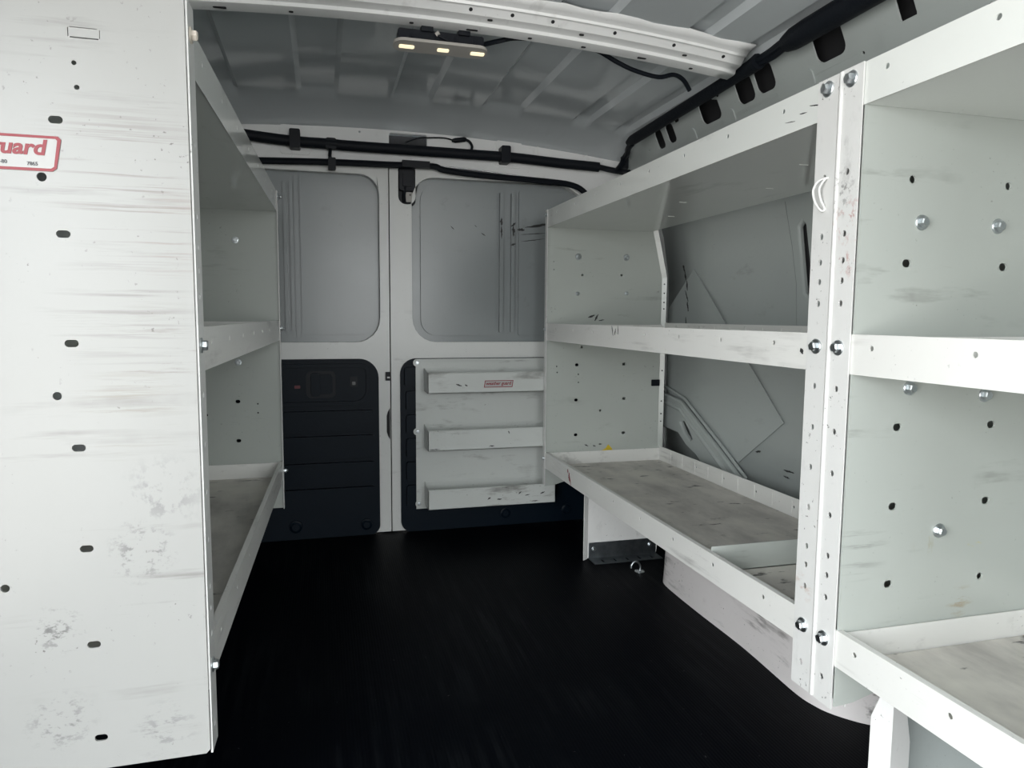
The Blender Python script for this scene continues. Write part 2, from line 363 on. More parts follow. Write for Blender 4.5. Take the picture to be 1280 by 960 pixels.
b = MB().grid([[V((.935, y, 1.392)), V((.985, y, 1.40)), V((1.02, y, 1.36))] for y in (-2, 2.64)]); b.build('rail_ledge', M_van, tr, solid=.003)

# rear doors
def door(name, sgn):
    inn = .002*sgn
    def R(x0, z0, x1, z1, r):
        a, c = sorted((x0, x1)); return rrect(a, z0, c, z1, r if isinstance(r, (int, float)) else (r if sgn < 0 else (r[1], r[0], r[3], r[2])))
    recess = R(-.76*(-sgn), .728, sgn*.036 if sgn < 0 else .083, 1.336 if sgn < 0 else 1.338, (.05, .09, .07, .05) if sgn < 0 else (.05, .09, .085, .05))
    outer = [(inn, .004), (.795*sgn, .004), (.795*sgn, 1.18), (.78*sgn, 1.25), (.745*sgn, 1.30), (.69*sgn, dtop(.69)-.009)]+[(sgn*x/20, dtop(x/20)-.004) for x in range(13, 0, -1)]+[(inn, 1.378)]
    hl = [recess]
    if sgn > 0: hl.append(rrect(.034, 1.236, .097, 1.37, (.028, .028, .01, .01)))
    o = struct(MB().sheet(XZ(2.655), outer, hl, .035).build(name, M_door, bevel=.014))
    return o, R
d1, R = door('door_1', -1)
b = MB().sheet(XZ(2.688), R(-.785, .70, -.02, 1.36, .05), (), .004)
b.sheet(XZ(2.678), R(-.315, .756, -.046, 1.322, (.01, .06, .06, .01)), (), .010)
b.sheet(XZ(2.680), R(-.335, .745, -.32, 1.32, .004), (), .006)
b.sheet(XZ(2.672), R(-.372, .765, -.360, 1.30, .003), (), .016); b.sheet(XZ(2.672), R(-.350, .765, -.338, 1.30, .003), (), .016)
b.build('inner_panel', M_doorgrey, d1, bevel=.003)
def trim_panel(d, x0, x1, r, bars, extra=None, cut=None):
    b = MB().sheet(XZ(2.643), rrect(x0, .001, x1, .667, r, 8), (), .016)
    for z0, z1, a, c in bars: b.sheet(XZ(2.624), rrect(a, z0, c, z1, .008, 3), (), .021)
    return b.build('trim_panel', M_trim, d, bevel=.0035)
t1 = trim_panel(d1, -.79, -.045, (.005, .035, .07, .03), [(.400, .478, -.74, -.065), (.302, .385, -.74, -.065), (.205, .285, -.74, -.065), (.105, .190, -.74, -.065)])
b = MB().sheet(XZ(2.632), rrect(-.62, .497, -.078, .650, (.03, .05, .03, .03)), [rrect(-.60, .512, -.092, .636, (.02, .04, .02, .02))], .014)
b.sheet(XZ(2.638), rrect(-.60, .512, -.092, .636, .02), [rrect(-.305, .525, -.20, .625, .02)], .006)
b.build('handle_bezel', M_trim, d1, bevel=.003)
b = MB().sheet(XZ(2.641), rrect(-.305, .525, -.20, .625, .02), (), .002); cup = b.build('handle_cup', M_black, d1)
b = MB().sheet(XZ(2.630), rrect(-.288, .532, -.255, .618, .012), (), .012); b.sheet(XZ(2.634), rrect(-.265, .54, -.212, .612, .012), (), .006); b.build('handle_lever', M_trim, cup, bevel=.003)
b = MB().sheet(XZ(2.635), rrect(-.15, .565, -.122, .602, .004), (), .005); lb = b.build('lock_button', M_black, d1, bevel=.001)
b = MB().sheet(XZ(2.633), rrect(-.142, .572, -.130, .584, .002), (), .003); o = b.build('lock_indicator', plain('mid_grey_plastic', (.16, .16, .16), .5), lb); o['label'] = 'light grey indicator'
b = MB().sheet(XZ(2.635), rrect(-.345, .562, -.325, .573, .002), (), .004); o = b.build('lock_indicator', plain('dull_red_plastic', (.12, .012, .02), .5), d1); o['label'] = 'dull red indicator'
def plugs(d, pts):
    for x, z, r in pts: MB().lathe((x, 2.641, z), (0, -1, 0), [(r*1.35, 0), (r*1.3, .004), (r, .005), (r*.75, .010)], 20).build('trim_plug', M_trim, d, smooth=40)
plugs(d1, [(-.086, .354, .016), (-.351, .050, .018), (-.096, .042, .016)])
b = MB(); b.box((-.03, 2.690, .0), (.03, 2.70, 1.40)); b.build('door_overlap', M_void, d1)
b = MB(); b.box((-.019, 2.643, .585), (-.002, 2.656, .617)); st = b.build('lock_striker', M_black, d1)
b = MB(); b.box((-.014, 2.640, .594), (-.004, 2.644, .599)); b.build('striker_bar', M_tie, st)
b = MB().sheet(XZ(2.651), [(-.004, .36), (-.004, .48), (-.012, .465), (-.016, .45), (-.016, .39), (-.012, .375)], (), .006); b.build('edge_slot', M_void, d1)
d2, R = door('door_2', 1)
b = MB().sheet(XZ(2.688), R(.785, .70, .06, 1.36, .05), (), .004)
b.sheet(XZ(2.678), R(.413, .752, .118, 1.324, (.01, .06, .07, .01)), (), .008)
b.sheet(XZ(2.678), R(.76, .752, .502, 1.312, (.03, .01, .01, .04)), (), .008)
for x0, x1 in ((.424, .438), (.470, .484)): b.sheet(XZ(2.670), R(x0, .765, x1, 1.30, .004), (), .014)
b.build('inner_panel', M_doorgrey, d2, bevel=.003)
t2 = trim_panel(d2, .035, .79, (.04, .005, .03, .06), [(.565, .635, .05, .74), (.475, .545, .055, .74), (.385, .455, .055, .74), (.295, .365, .055, .74), (.205, .275, .055, .74), (.105, .185, .055, .74)])
plugs(d2, [(.444, .050, .016), (.70, .05, .016), (.093, .33, .01)])
b = streaks(XZ(2.6690), [(.430, 1.19, .03, .012, 90), (.430, 1.150, .05, .008, 92), (.477, 1.18, .025, .012, 40), (.477, 1.155, .04, .014, 92), (.477, 1.105, .02, .010, 15)], .0015, 5)
b.build('scuff_mark', M_scuff, d2)
b = streaks(XZ(2.6768), [(.58, 1.182, .11, .013, 10), (.51, 1.163, .03, .014, 0), (.57, 1.150, .12, .004, 5), (.56, 1.125, .10, .004, 8), (.64, 1.135, .02, .008, 60), (.66, 1.06, .05, .01, 5), (.65, 1.04, .06, .006, 0)], .0015, 6)
b.build('scuff_mark', M_scuff, d2)
b = streaks(XZ(2.6772), [(.33, 1.17, .012, .003, -40), (.36, 1.14, .02, .005, -35), (.24, 1.16, .02, .004, -45)], .001, 8); b.build('scuff_mark', M_scuff, d2)

# roof bow
bowz = lambda x: 1.508-.07*x*x
P = []
sec = [(1.618, .046), (1.640, .041), (1.651, .036), (1.653, .030), (1.656, .036), (1.660, .034), (1.676, .018), (1.697, .015), (1.701, .013), (1.704, .006), (1.712, .004), (1.742, .003), (1.746, .036)]
bx = [-.93+.046*i for i in range(39)]
b = MB().grid([[V((min(x, .845+(1.70-y)*.35), y+(.006*math.sin(x*37) if i == 0 else 0), bowz(x)+z)) for i, (y, z) in enumerate(sec)] for x in bx if x < .90])
bow = tag(b.build('roof_bow', M_van, solid=.003, smooth=28), 'pressed white metal roof beam crossing the ceiling above the strip lamp', 'roof beam')
for x in (-.36, -.15, .10, .20, .30, .46, .62, .76):
    o = MB().lathe((x, 1.6685, bowz(x)+.0262), (0, -.6, -.8), [(.0045, 0), (.0045, .0012)], 12).build('bow_hole', M_void, bow)
for x, w in ((-.45, .014), (-.30, .005), (-.03, .005), (.115, .014), (.26, .005), (.40, .006), (.56, .012), (.70, .005)):
    o = MB().sheet(XY(bowz(x)+.0045), rrect(x-w, 1.722, x+w, 1.730, .003, 3), (), -.0022).build('bow_hole', M_void, bow)
for x in (.15, .38, .66):
    o = MB().sheet(XY(bowz(x)+.0162), rrect(x-.006, 1.683, x+.006, 1.690, .003, 3), (), -.0022).build('bow_hole', M_void, bow)

# wheel arch
plan = [(1.08, 2.00), (.86, 1.975), (.81, 1.968), (.785, 1.955), (.770, 1.925), (.764, 1.86), (.762, 1.70), (.764, 1.50), (.757, 1.36), (.752, 1.27), (.757, 1.22), (.775, 1.175), (.82, 1.125), (.88, 1.095), (1.08, 1.08)]
plan = [(p.x, p.y) for p in smooth_path([(x, y, 0) for x, y in plan], 4)]
cxy = V((.95, 1.55))
rows = []
for z, k in ((0, 1.0), (.10, .985), (.17, .965), (.205, .94), (.222, .88), (.228, .70)):
    rows.append([V((cxy.x+(x-cxy.x)*k, cxy.y+(y-cxy.y)*k, z)) for x, y in plan])
b = MB().grid(rows); b.add([tuple(p) for p in rows[-1]], [tuple(range(len(plan)))])
tag(b.build('wheel_arch', M_arch, smooth=50), 'scuffed pinkish white wheel arch bulging onto the black floor under the shelf', 'wheel arch')

# ------------------------------------------------------------------ shelving racks along the right side
XR = .5607
GR = 'white steel shelving racks bolted along the van sides'
LV = [(1.1527, 1.2164), (.7388, .8021), (.2556, .3172)]
postz = [1.057, .961, .919, .887, .851, .713, .643, .574, .504, .435, .402, .364, .226]
def right_rack(y_far, y_near, loc, label, far_holes, far_bolts, far_bolts_s, y_panel, p_far, p_near, hy, near=True):
    root = tag(empty('shelving_rack', loc), label, 'shelving rack', GR)
    pan = [(XR+.002, .185), (.60, .188), (.65, .202), (.735, .2556), (1.045, .2556), (1.045, .982), (.990, 1.2164), (XR+.002, 1.2164)]
    b = MB().sheet(XZ(y_panel), pan, far_holes, .003)
    ed = [(1.045, .26), (1.045, .982), (.990, 1.2164)]; en = [(1.029, .26), (1.029, .978), (.973, 1.2164)]
    for k in (0, 1):
        q = [V((*en[k][:1], y_panel-.0005, en[k][1])), V((ed[k][0], y_panel-.010, ed[k][1])), V((ed[k+1][0], y_panel-.010, ed[k+1][1])), V((en[k+1][0], y_panel-.0005, en[k+1][1]))]
        b.add(q+[p+V((0, .002, 0)) for p in q], [(0, 1, 2, 3), (7, 6, 5, 4), (0, 4, 5, 1), (1, 5, 6, 2), (2, 6, 7, 3), (3, 7, 4, 0)])
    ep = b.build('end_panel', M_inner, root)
    for x, z in far_bolts: make_bolt((x, y_panel, z), (0, -1, 0), .0085, ep)
    for x, z in far_bolts_s: make_bolt((x, y_panel, z), (0, -1, 0), .0055, ep)
    for z in (1.01, .955, .92, .885, .86, .62, .50, .45, .42): MB().lathe((1.037, y_panel-.0055, z), (-.3, -1, 0), [(.003, 0), (.003, .0012)], 8).build('flange_hole', M_void, ep)
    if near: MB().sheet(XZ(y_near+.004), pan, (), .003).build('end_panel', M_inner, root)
    for nm, (z0, z1), xb_ in zip(('top_shelf', 'middle_shelf', 'bottom_shelf'), LV, (.972, 1.042, 1.035)):
        y0, yr = y_near+.008, y_far-.004; y1 = y_panel-.001
        zc = (z0+z1)/2+.011
        if nm == 'bottom_shelf': zc = .295
        b = MB().sheet(YZ(XR), [(y0, z0), (yr, z0), (yr, z1), (y0, z1)], [ell(y, zc, .0042) for y in hy if y0 < y < yr], .002)
        b.sheet(XY(z0), [(XR+.001, y0), (xb_, y0), (xb_, y1), (XR+.001, y1)], (), .002)
        b.sheet(YZ(XR+.002), [(y0, z1-.002), (y1, z1-.002), (y1, z1), (y0, z1)], (), .009)
        if nm != 'top_shelf':
            b.sheet(YZ(xb_), [(y0, z0), (y1, z0), (y1, z1+.004), (y0, z1+.004)], [ell(y, zc, .004) for y in hy if y0 < y < y1], .002)
            b.sheet(XZ(y1-.003), [(XR+.002, z0), (xb_, z0), (xb_, z1-.004), (XR+.002, z1-.004)], (), .002)
            for i in range(int((y1-y0)/.09)): b.box((xb_-.0018, y1-.10-.09*i, z0+.018), (xb_, y1-.098-.09*i, z1-.004))
        else:
            for i in range(int((y1-y0)/.26)):
                x = .74 if i % 2 else .84
                b.box((x, y1-.40-.26*i, z0-.0012), (x+.022, y1-.398-.26*i, z0))
            b.sheet(YZ(xb_), [(y0, z0), (y1, z0), (y1, z0+.05), (y0, z0+.05)], (), .002)
        sh = b.build(nm, M_shelf if nm == 'top_shelf' else M_rail, root)
        if nm == 'bottom_shelf':
            o = MB().sheet(XY(.262), [(XR+.004, y0+.004), (xb_-.002, y0+.004), (xb_-.002, y1-.006), (XR+.004, y1-.006)], (), .005).build('shelf_liner', M_deck, sh)
            o['label'] = 'dirty grey shelf liner'
    for (ya, yb), zs, ztop, zbot in (p_far, p_near):
        yc = (ya+yb)/2
        b = MB().sheet(YZ(XR-.004), [(ya, zbot), (yb, zbot), (yb, ztop), (ya, ztop)], [ell(yc, z, .0044, .0052) for z in zs], .0025)
        b.sheet(XZ(yb-.0025 if ya > y_near+.3 else ya), [(XR-.003, zbot), (XR+.028, zbot), (XR+.028, ztop), (XR-.003, ztop)], (), .0025)
        if zs: b.sheet(YZ(XR+.024), [(ya, zbot), (yb, zbot), (yb, ztop), (ya, ztop)], (), .0025)
        if label.endswith('facing') and zs: b.tube([(XR-.0045, yb-.003, zbot+.002), (XR-.0045, yb-.003, ztop-.002)], .0032, 10)
        po = b.build('post', M_post, root)
        if zs:
            for z in (1.198, .780, .2935): make_bolt((XR-.004, yc, z), (-1, 0, 0), .0088, po)
        else:
            for z in (1.198, .780, .2935): make_bolt((XR-.004, yc, z), (-1, 0, 0), .0055, po)
    return root
fh = [ell(x, z, .0045) for x, z in ((.701, .983), (.859, .986), (.702, .713), (.782, .469))]
fh += [ell(x, z, .0028, n=8) for x, z in ((.586, 1.030), (.587, 1.001), (1.012, .925), (.604, .641), (.606, .618), (.691, .610), (.692, .579))]
fh += [slot(x, z, .0145, .011) for x, z in ((.684, .646), (.877, .647), (.683, .512), (.881, .513), (.684, .378), (.881, .379))]
hy = [2.392-.1803*i for i in range(16)]
r1 = right_rack(2.508, .984, (XR, 1.75, 0), 'white shelving rack beside the wheel arch, between the tall double post and the rear doors', fh,
                [(.684, 1.050), (.878, 1.053)], [(.683, .914), (.881, .917)], 2.5, ((2.488, 2.510), (), 1.2164, .193), ((.985, 1.033), postz, 1.2154, .181), hy)
o = MB()
o.sheet(XZ(1.335), [(XR+.004, .267), (1.03, .267), (1.03, .326), (XR+.012, .326)], (), .002); o.sheet(XY(.267), [(XR+.004, 1.335), (1.03, 1.335), (1.03, 1.36), (XR+.004, 1.36)], (), .002)
o.build('shelf_divider', M_inner, r1)
b = MB().sheet(XZ(2.19), [(.616, .004), (.875, .004), (.915, .256), (.616, .256)], (), .003)
b.sheet((V((.598, 2.178, 0)), V((.018, .012, 0)), V((0, 0, 1)), V((.5, -.7, 0))), [(0, .002), (1, .002), (1, .256), (0, .256)], (), .0025)
leg = b.build('leg', M_post, r1)
b = MB().sheet(XZ(2.186), [(.622, .003), (.872, .003), (.872, .058), (.622, .058)], (), .003)
b.sheet(XY(.001), [(.622, 2.13), (.872, 2.13), (.872, 2.19), (.622, 2.19)], [slot(.66+.045*i, 2.155, .008, .03) for i in range(5)], .003)
fb = b.build('foot_bracket', M_galv, leg); fb['label'] = 'bare galvanised foot bracket'
for x in (.64, .85): make_bolt((x, 2.186, .036), (0, -1, 0), .006, leg, 'leg_bolt')
b = MB(); b.sheet(XZ(2.494), rrect(.994, .560, 1.028, .585, .003), (), .005); b.build('clip', M_black, r1, bevel=.001)
b = MB().sheet(XZ(2.4985), [(.772, .306), (.79, .312), (.808, .321), (.818, .336), (.832, .322), (.840, .308), (.815, .302)], (), .001); o = b.build('tape_scrap', M_yellow, r1); o['label'] = 'torn scrap of yellow tape'
b = streaks(YZ(XR-.0006), [(2.225, .283, .03, .018, 80), (2.215, .272, .035, .01, 60), (2.24, .300, .015, .012, 90)], .0005, 11); o = b.build('paint_mark', M_red, r1); o['label'] = 'red paint smear'
b = streaks(XZ(2.4993), [(.728, .336, .018, .006, -25), (.761, .332, .014, .006, -20), (.785, .338, .016, .006, 0), (.74, .83, .03, .012, 20), (.76, .825, .03, .01, 60), (.78, .815, .025, .005, 10)], .0005, 12); b.build('scuff_mark', M_scuff, r1)
b = streaks(YZ(XR-.0006), [(1.88, .788, .03, .006, 70), (1.86, .785, .02, .006, 110), (1.84, .79, .025, .005, 80), (1.05, .77, .012, .010, 60), (1.045, 1.183, .03, .003, 12), (1.075, 1.178, .02, .003, 5), (1.11, 1.172, .03, .002, 8)], .0005, 13); b.build('scuff_mark', M_scuff, r1)

dh = [ell(x, z, .0062) for x, z in ((.658, 1.046), (.851, 1.046), (.850, .383))]+[slot(x, z, .0165, .0125) for x, z in ((.656, .915), (.852, .914), (.657, .651), (.851, .649), (.657, .519), (.851, .517), (.657, .387))]
r2 = right_rack(.980, .28, (XR, .6, 0), 'white shelving rack running out of view, its end panel with hex bolts facing', dh,
                [(.680, .980), (.834, .980), (.676, .715), (.755, .471), (.832, .700)], [], .9305, ((.932, .981), postz, 1.2164, .181), ((.28, .33), postz, 1.2164, .181), [.8895-.1765*i for i in range(7)])  # unseen near end pulled in so its panel keeps front daylight out
MB().sheet(XZ(.924), [(.66, .002), (1.0, .002), (1.0, .2545), (.66, .2545)], (), .003).build('leg_panel', M_grey, r2)  # grey put on this white panel stands in for shade under the shelf
b = MB()
b.sheet((V((.600, .890, 0)), V((.022, -.022, 0)), V((0, 0, 1)), V((.5, .7, 0))), [(0, .002), (1, .002), (1, .256), (.7, .256), (0, .188)], (), .003)
b.sheet((V((.622, .868, 0)), V((.047, .010, 0)), V((0, 0, 1)), V((0, .9, 0))), [(0, .002), (1.0, .002), (1.0, .14), (.66, .21), (.5, .256), (0, .256)], (), .003)
b.build('leg', M_post, r2, bevel=.0008)

# ------------------------------------------------------------------ left rack
XL = -.4127
wp = lambda v: V((v.x+.0262*(v.y-1.041), v.y, v.z))
r3 = tag(empty('shelving_rack', (XL, 1.7, 0)), 'white shelving rack on the left, its scratched end panel filling the picture edge', 'shelving rack', GR)
nh = [slot(x, z, .0165, .0095) for x, z in ((-.568, 1.071), (-.566, .928), (-.563, .787), (-.561, .648), (-.558, .510), (-.555, .375), (-.552, .240))]
nh += [[(a, c), (b_, c), (b_, d), (a, d)] for a, c, b_, d in ((-.547, 1.1735, -.5145, 1.1750), (-.547, 1.1862, -.516, 1.1870), (-.5495, 1.1750, -.5485, 1.186), (-.5135, 1.1752, -.5128, 1.1855))]
nh += [ell(-.587, .999, .0058), ell(-.583, .718, .0055), ell(-.656, .464, .0055), ell(-.544, 1.143, .0030), ell(-.542, 1.113, .0032)]
b = MB().sheet(XZ(1.040), [(-.93, .193)]+[(-.418, .195), (-.4127, .2005), (-.4127, 1.27), (-.43, 1.285), (-.93, 1.285)], nh, .003)
np_ = b.build('end_panel', M_panel, r3)
fr = XZ(1.0385)
b = MB().sheet(XZ(1.0392), [(-.754, 1.006), (-.574, 1.006), (-.569, 1.010), (-.5625, 1.046), (-.566, 1.050), (-.742, 1.050)], (), .0006); stk = b.build('sticker', M_sticker, np_); stk['label'] = 'worn red and white maker sticker'
b = MB().sheet(XZ(1.0386), [(-.754, 1.006), (-.574, 1.006), (-.569, 1.010), (-.5625, 1.046), (-.566, 1.050), (-.742, 1.050)], [[(-.749, 1.0095), (-.5755, 1.0095), (-.572, 1.012), (-.567, 1.0445), (-.569, 1.0468), (-.738, 1.0468)]], .0008); b.build('sticker_border', M_red, np_, smooth=0)
text_mesh('sticker_lettering', 'weather guard', (V((-.742, 1.0388, 1.0195)), V((1, 0, 0)), V((0, 0, 1)), V((0, 1, 0))), .0255, M_red, np_, .0008, .03, .2, width=.164)
text_mesh('sticker_lettering', '1-80', (V((-.634, 1.0388, 1.0135)), V((1, 0, 0)), V((0, 0, 1)), V((0, 1, 0))), .0045, M_ink, np_, .0008, .01, 0)
text_mesh('sticker_lettering', '7865', (V((-.602, 1.0388, 1.0125)), V((1, 0, 0)), V((0, 0, 1)), V((0, 1, 0))), .0045, M_ink, np_, .0008, .01, 0)
pan = [(XL, .193), (-.45, .193), (-.56, .2556), (-.895, .2556), (-.895, .982), (-.84, 1.2164), (XL, 1.2164)]
fhl = [slot(-.508-.037, .549, .0145, .011), slot(-.509-.037, .422, .0145, .011)]+[ell(-.602-.037, .508, .004)]+[ell(-.485, z, .0026, n=8) for z in (.540, .511)]
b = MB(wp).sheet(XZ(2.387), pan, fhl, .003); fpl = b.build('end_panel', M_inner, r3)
for x, z in ((-.503, 1.059), (-.505, .675)): make_bolt((x, 2.387, z), (0, -1, 0), .0075, fpl)
for nm, (z0, z1), xb_ in zip(('top_shelf', 'middle_shelf', 'bottom_shelf'), (LV[0], (.745, .8085), (.288, .350)), (-.83, -.89, -.885)):
    y0, y1 = 1.045, 2.384; zc = (z0+z1)/2+.008
    b = MB(wp).sheet(YZ(XL, -1), [(y0, z0), (y1, z0), (y1, z1), (y0, z1)], [ell(y, zc, .0042) for y in [2.24-.18*i for i in range(7)]], .002)
    b.sheet(XY(z0), [(xb_, y0), (XL-.001, y0), (XL-.001, y1), (xb_, y1)], (), .002)
    b.sheet(YZ(XL-.002, -1), [(y0, z1-.002), (y1, z1-.002), (y1, z1), (y0, z1)], (), .009)
    if nm != 'top_shelf':
        b.sheet(YZ(xb_, -1), [(y0, z0), (y1, z0), (y1, z1), (y0, z1)], (), .002)
        b.sheet(XZ(y1-.003), [(xb_, z0), (XL-.002, z0), (XL-.002, z1-.004), (xb_, z1-.004)], (), .002)
    else:
        for i in range(4): b.box((-.62, 1.40+.13*i, z0-.0012), (-.596, 1.402+.13*i, z0))
    sh = b.build(nm, M_shelf if nm == 'top_shelf' else M_rail, r3)
    if nm == 'bottom_shelf':
        o = MB(wp).sheet(XY(.294), [(xb_+.002, y0+.004), (XL-.004, y0+.004), (XL-.004, y1-.006), (xb_+.002, y1-.006)], (), .005).build('shelf_liner', M_deck, sh); o['label'] = 'dirty grey shelf liner'
for ya, yb, zt in ((1.0435, 1.085, 1.24), (2.372, 2.392, 1.2164)):
    b = MB(wp).sheet(YZ(XL+.003, -1), [(ya, .193), (yb, .193), (yb, zt), (ya, zt)], [ell((ya+yb)/2, z, .0044) for z in postz] if yb < 2 else (), .0025)
    po = b.build('post', M_post, r3)
    for z in (1.198, .783, .318):
        make_bolt(wp(V((XL+.003, (ya+yb)/2 if yb > 2 else 1.06, z))), (1, 0, 0), .0075, po, mat=M_yellowed if (z > 1 and yb < 2) else M_zinc, shank=.004 if yb > 2 else 0)

# ------------------------------------------------------------------ tray rack on the right rear door
yb_ = 2.622
root = tag(empty('door_tray_rack', (.36, yb_, .10)), 'white three-tray rack bolted to the lower half of the right rear door', 'tray rack')
b = MB().sheet(XZ(yb_), [(.090, .094), (.636, .094), (.636, .666), (.090, .666)], [slot(.36, .383, .085, .012)], .003)
b.sheet((V((0, yb_-.012, 0)), V((1, 0, 0)), V((0, .0, 1)), V((0, 1, 0))), [(.09, .660), (.636, .660), (.636, .666), (.09, .666)], (), .012)
for z in (.652, .392, .114):
    b.lathe((.094 if z > .2 else .10, yb_-.001, z), (0, -1, 0), [(.014, 0), (.014, .0015)], 18)
bp_ = b.build('back_panel', M_tray, root)
for z in (.652, .392, .114): make_bolt((.096 if z > .2 else .10, yb_-.002, z), (0, -1, 0), .0045, bp_)
for i, (z0, z1) in enumerate(((.546, .620), (.334, .408), (.114, .187))):
    x1 = .612 if i == 2 else .606
    yf = 2.520
    b = MB().sheet(XZ(yf), [(.121, z0), (x1, z0), (x1, z1), (.121, z1)], (), .002)
    b.sheet(XY(z0), [(.121, yf), (x1, yf), (x1, yb_), (.121, yb_)], (), .002)
    for x in (.121, x1-.002): b.sheet(YZ(x), [(yf, z0), (yb_, z0), (yb_, z1+.012), (yf+.03, z1), (yf, z1)], (), .002)
    b.sheet(XZ(yb_-.002), [(.121, z0), (x1, z0), (x1, z1+.010), (.121, z1+.010)], (), .002)
    b.tube([(.121, yf, z1), (x1, yf, z1)], .0025, 8)
    tr_ = b.build('tray', M_tray, root)
    if i == 0:
        y_ = yf-.0008
        MB().sheet(XZ(y_), [(.328, .5645), (.437, .5645), (.441, .5905), (.332, .5905)], (), .0007).build('sticker', M_sticker, tr_)
        MB().sheet(XZ(y_-.0004), [(.328, .5645), (.437, .5645), (.441, .5905), (.332, .5905)], [[(.331, .567), (.4345, .567), (.4382, .588), (.3345, .588)]], .0006).build('sticker_border', M_red, tr_, smooth=0)
        text_mesh('sticker_lettering', 'weather guard', (V((.337, y_-.0002, .5695)), V((1, 0, 0)), V((0, 0, 1)), V((0, 1, 0))), .0165, M_red, tr_, .0006, .02, .2, width=.096)
    mk = {0: [(.235, .575, .025, .007, -20), (.262, .574, .012, .008, -30)], 1: [(.425, .394, .012, .006, -70), (.36, .345, .02, .006, 0), (.145, .34, .04, .004, 0)], 2: [(.35, .145, .015, .007, 30), (.39, .14, .02, .006, 0), (.47, .16, .015, .006, 40), (.50, .15, .02, .005, 10), (.56, .155, .02, .006, 20), (.42, .185, .06, .004, 0), (.53, .125, .03, .005, 0)]}[i]
    streaks(XZ(yf-.0005), mk, .0004, 20+i).build('scuff_mark', M_scuff, tr_)

# ------------------------------------------------------------------ roof lamp, cables, harness, latch, small hardware
root = tag(empty('strip_lamp', (.05, 1.76, 1.47)), 'strip lamp with three lit lenses under the roof beam', 'lamp')
zl = 1.478
b = MB().sheet(XZ(1.742), rrect(-.060, zl-.002, .148, zl+.026, .006), (), .034)
for x in (-.005, .085): b.box((x, 1.735, zl+.022), (x+.028, 1.77, zl+.036))
for x in (-.03, .03, .075, .12): b.box((x, 1.739, zl+.006), (x+.007, 1.743, zl+.016))
b.build('housing', M_black, root, bevel=.002)
b = MB().sheet((V((0, 0, zl-.009)), V((1, 0, 0)), V((0, 1, -.10)), V((0, 0, 1))), rrect(-.070, 1.728, .158, 1.785, .025, 8), (), .007)
for v_ in b.v: v_.z += .175
b.build('bezel', M_bezel, root, bevel=.002)
for x, w_ in ((-.056, .036), (.036, .028), (.118, .034)):
    b = MB().sheet((V((0, 0, zl-.0105+.175)), V((1, 0, 0)), V((0, 1, -.10)), V((0, 0, 1))), rrect(x, 1.750, x+w_, 1.765, .004), (), .002)
    b.build('lens', M_lens, root)
b = MB(); b.tube([(.03, 1.738, zl+.018), (.06, 1.733, zl+.004), (.10, 1.734, zl-.002)], .0025, 8); b.build('wire', M_black, root)
b = MB(); b.tube([(.03, 1.739, zl+.017), (.037, 1.735, zl+.022)], .005, 8); b.build('connector', M_bezel, root)

b = MB(); b.tube(smooth_path([(.148, 1.765, 1.493), (.172, 1.772, 1.503), (.195, 1.775, 1.511), (.24, 1.770, 1.521), (.34, 1.768, 1.524), (.44, 1.768, 1.516), (.515, 1.778, 1.492), (.57, 1.785, 1.478), (.64, 1.79, 1.470), (.685, 1.79, 1.480), (.72, 1.80, 1.472), (.745, 1.81, 1.450)]), .006, 8)
tag(b.build('lamp_cable', M_black), 'thin black cable drooping along the roof beam from the strip lamp', 'cable')

root = tag(empty('wiring_harness', (.2, 2.61, 1.42)), 'thick black wiring harness running across above the rear doors', 'wiring harness')
b = MB(); pts = smooth_path([(-.88, 2.608, 1.462), (-.62, 2.608, 1.450), (-.472, 2.608, 1.434), (-.323, 2.608, 1.424), (-.205, 2.606, 1.423), (-.15, 2.606, 1.421), (.058, 2.608, 1.421), (.294, 2.608, 1.420), (.46, 2.608, 1.419), (.647, 2.608, 1.410), (.762, 2.606, 1.406), (.80, 2.604, 1.404)])
b.tube(pts, .0185, 12); b.build('sleeve', M_foam, root)
b = MB(); b.tube(smooth_path([(.79, 2.604, 1.406), (.83, 2.60, 1.399), (.865, 2.585, 1.390), (.882, 2.56, 1.382), (.89, 2.52, 1.372)]), .011, 8)
b.tube(smooth_path([(.868, 2.584, 1.391), (.874, 2.555, 1.41), (.875, 2.53, 1.43), (.872, 2.50, 1.44), (.862, 2.47, 1.45), (.858, 2.43, 1.457)]), .011, 8)
b.build('branch', M_black, root)
for x0, x1, z0, z1 in ((-.342, -.306, 1.398, 1.462), (.407, .443, 1.394, 1.456)):
    b = MB(); b.sheet(XZ(2.584), rrect(x0, z0, x1, z1, .006), (), .048); b.build('clip', M_black, root, bevel=.004)
b = MB(); b.sheet(XZ(2.590), rrect(-.222, 1.405, -.185, 1.441, .008), (), .03); b.tube([(-.205, 2.60, 1.41), (-.208, 2.615, 1.385), (-.203, 2.615, 1.365)], .006, 8)
b.sheet(XZ(2.606), rrect(-.214, 1.336, -.188, 1.378, .004), (), .02); b.build('hanging_clip', M_black, root, bevel=.002)
b = MB(); b.tube(smooth_path([(.06, 2.63, 1.452), (.10, 2.628, 1.468), (.137, 2.626, 1.473), (.20, 2.624, 1.476), (.235, 2.624, 1.470)]), .0026, 8); b.tube(smooth_path([(.275, 2.624, 1.476), (.292, 2.622, 1.470), (.302, 2.616, 1.452), (.298, 2.610, 1.434)]), .005, 8); b.build('wire', M_black, root)
b = MB(); b.tube([(.228, 2.624, 1.469), (.24, 2.624, 1.470), (.275, 2.624, 1.476), (.282, 2.624, 1.477)], [.005, .009, .009, .006], 10); b.build('connector', M_black, root)
b = MB(); b.sheet(XZ(2.560), rrect(.880, 1.395, .905, 1.445, .005), (), .02); b.build('corner_clip', M_black, root, bevel=.002)

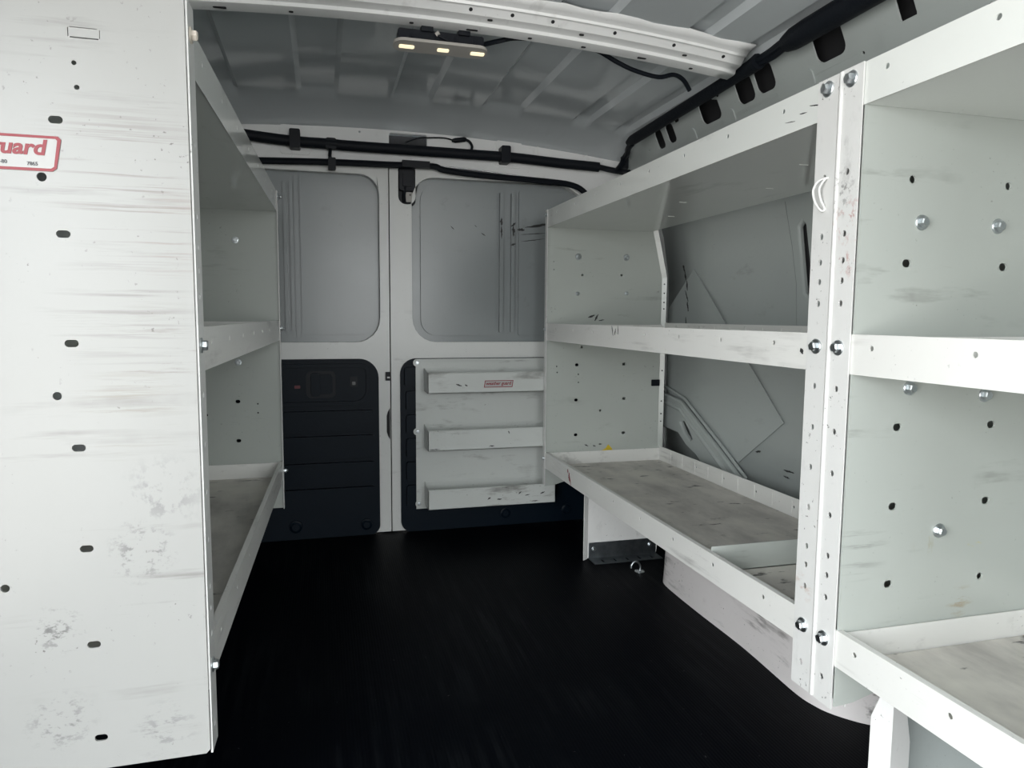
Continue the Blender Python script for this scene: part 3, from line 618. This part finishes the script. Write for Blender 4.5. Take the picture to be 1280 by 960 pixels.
sl = [(-.72, 2.626, 1.325), (-.60, 2.626, 1.346), (-.439, 2.626, 1.356), (-.206, 2.626, 1.365), (.004, 2.626, 1.369), (.155, 2.626, 1.373), (.20, 2.626, 1.362), (.336, 2.626, 1.351), (.587, 2.626, 1.343), (.69, 2.626, 1.336), (.745, 2.626, 1.315), (.78, 2.626, 1.27), (.796, 2.626, 1.20), (.80, 2.626, 1.1), (.80, 2.626, .05)]
b = MB(); b.tube(smooth_path(sl, 4), .0115, 8); b.box((.045, 2.61, 1.362), (.145, 2.632, 1.386))
b.build('door_seal', M_black, wall_back)

root = tag(empty('door_latch', (.065, 2.65, 1.24)), 'black upper latch set in the top corner where the rear doors meet', 'door latch')
b = MB().sheet(XZ(2.676), rrect(.030, 1.232, .100, 1.374, .02), (), .002); b.build('pocket', M_black, root)
b = MB(); b.sheet(XZ(2.652), rrect(.038, 1.285, .093, 1.365, .01), (), .022); b.sheet(XZ(2.646), rrect(.05, 1.30, .085, 1.345, .006), (), .01); b.tube([(.06, 2.655, 1.30), (.056, 2.66, 1.27), (.058, 2.664, 1.245)], .006, 8); b.build('mechanism', M_black, root, bevel=.002)
b = MB(); b.sheet(XZ(2.664), rrect(.062, 1.246, .088, 1.282, .006), [ell(.079, 1.272, .003)], .004); b.build('plate', M_bezel, root)

root = tag(empty('padded_tube', (.848, 2.0, 1.47)), 'black foam-wrapped tube along the right roof rail, rear length by the door corner', 'padded tube', 'black padded tubes along the roof rail')
b = MB(); pts = [(.848, 2.44-.04*i, 1.462+.0009*i*1.0) for i in range(20)]+[(.848, 1.645, 1.483)]
b.tube(pts, [.010]+[.0175]*18+[.018, .020], 12, 1.1); b.build('sleeve', M_foam, root)
b = MB(); b.tube(smooth_path([(.848, 1.66, 1.485), (.850, 1.60, 1.488), (.848, 1.55, 1.492), (.846, 1.50, 1.492)]), .011, 8); b.tube(smooth_path([(.85, 1.66, 1.478), (.856, 1.59, 1.477), (.85, 1.51, 1.486)]), .007, 8); b.build('cable', M_black, root)
root = tag(empty('padded_tube', (.846, 1.0, 1.48)), 'black foam-wrapped tube along the right roof rail, thicker length above the double post', 'padded tube', 'black padded tubes along the roof rail')
b = MB(); b.tube([(.846, 1.53, 1.485), (.846, 1.50, 1.486)]+[(.846, 1.45-.1*i, 1.487) for i in range(18)], [.020, .026]+[.027]*18, 14, 1.05); b.build('sleeve', M_foam, root)

b = MB(); hk = [(.728, 2.045, .0)]+[(.728+.000*i, 2.045-.020*math.sin(a)*0, 0) for i, a in enumerate(())]
b.tube(smooth_path([(.742, 2.04, -.001), (.744, 2.04, .018), (.735, 2.04, .032), (.722, 2.04, .034), (.713, 2.04, .024), (.712, 2.04, .014)]), .0032, 8)
b.lathe((.742, 2.04, 0), (0, 0, 1), [(.016, 0), (.016, .002), (.006, .004)], 16)
tag(b.build('floor_hook', M_zinc), 'small steel tie-down hook on the black floor in front of the foot bracket', 'hook')
b = MB(); b.tube(smooth_path([(.566, .998, 1.054), (.554, 1.001, 1.055), (.545, 1.010, 1.050), (.541, 1.015, 1.036), (.544, 1.013, 1.018), (.551, 1.007, 1.004), (.5555, 1.003, 1.006), (.549, 1.006, 1.022), (.546, 1.006, 1.040), (.553, 1.000, 1.0545)]), .0018, 8)
tag(b.build('cable_tie', M_tie), 'white nylon cable tie looped through a hole of the double post', 'cable tie')
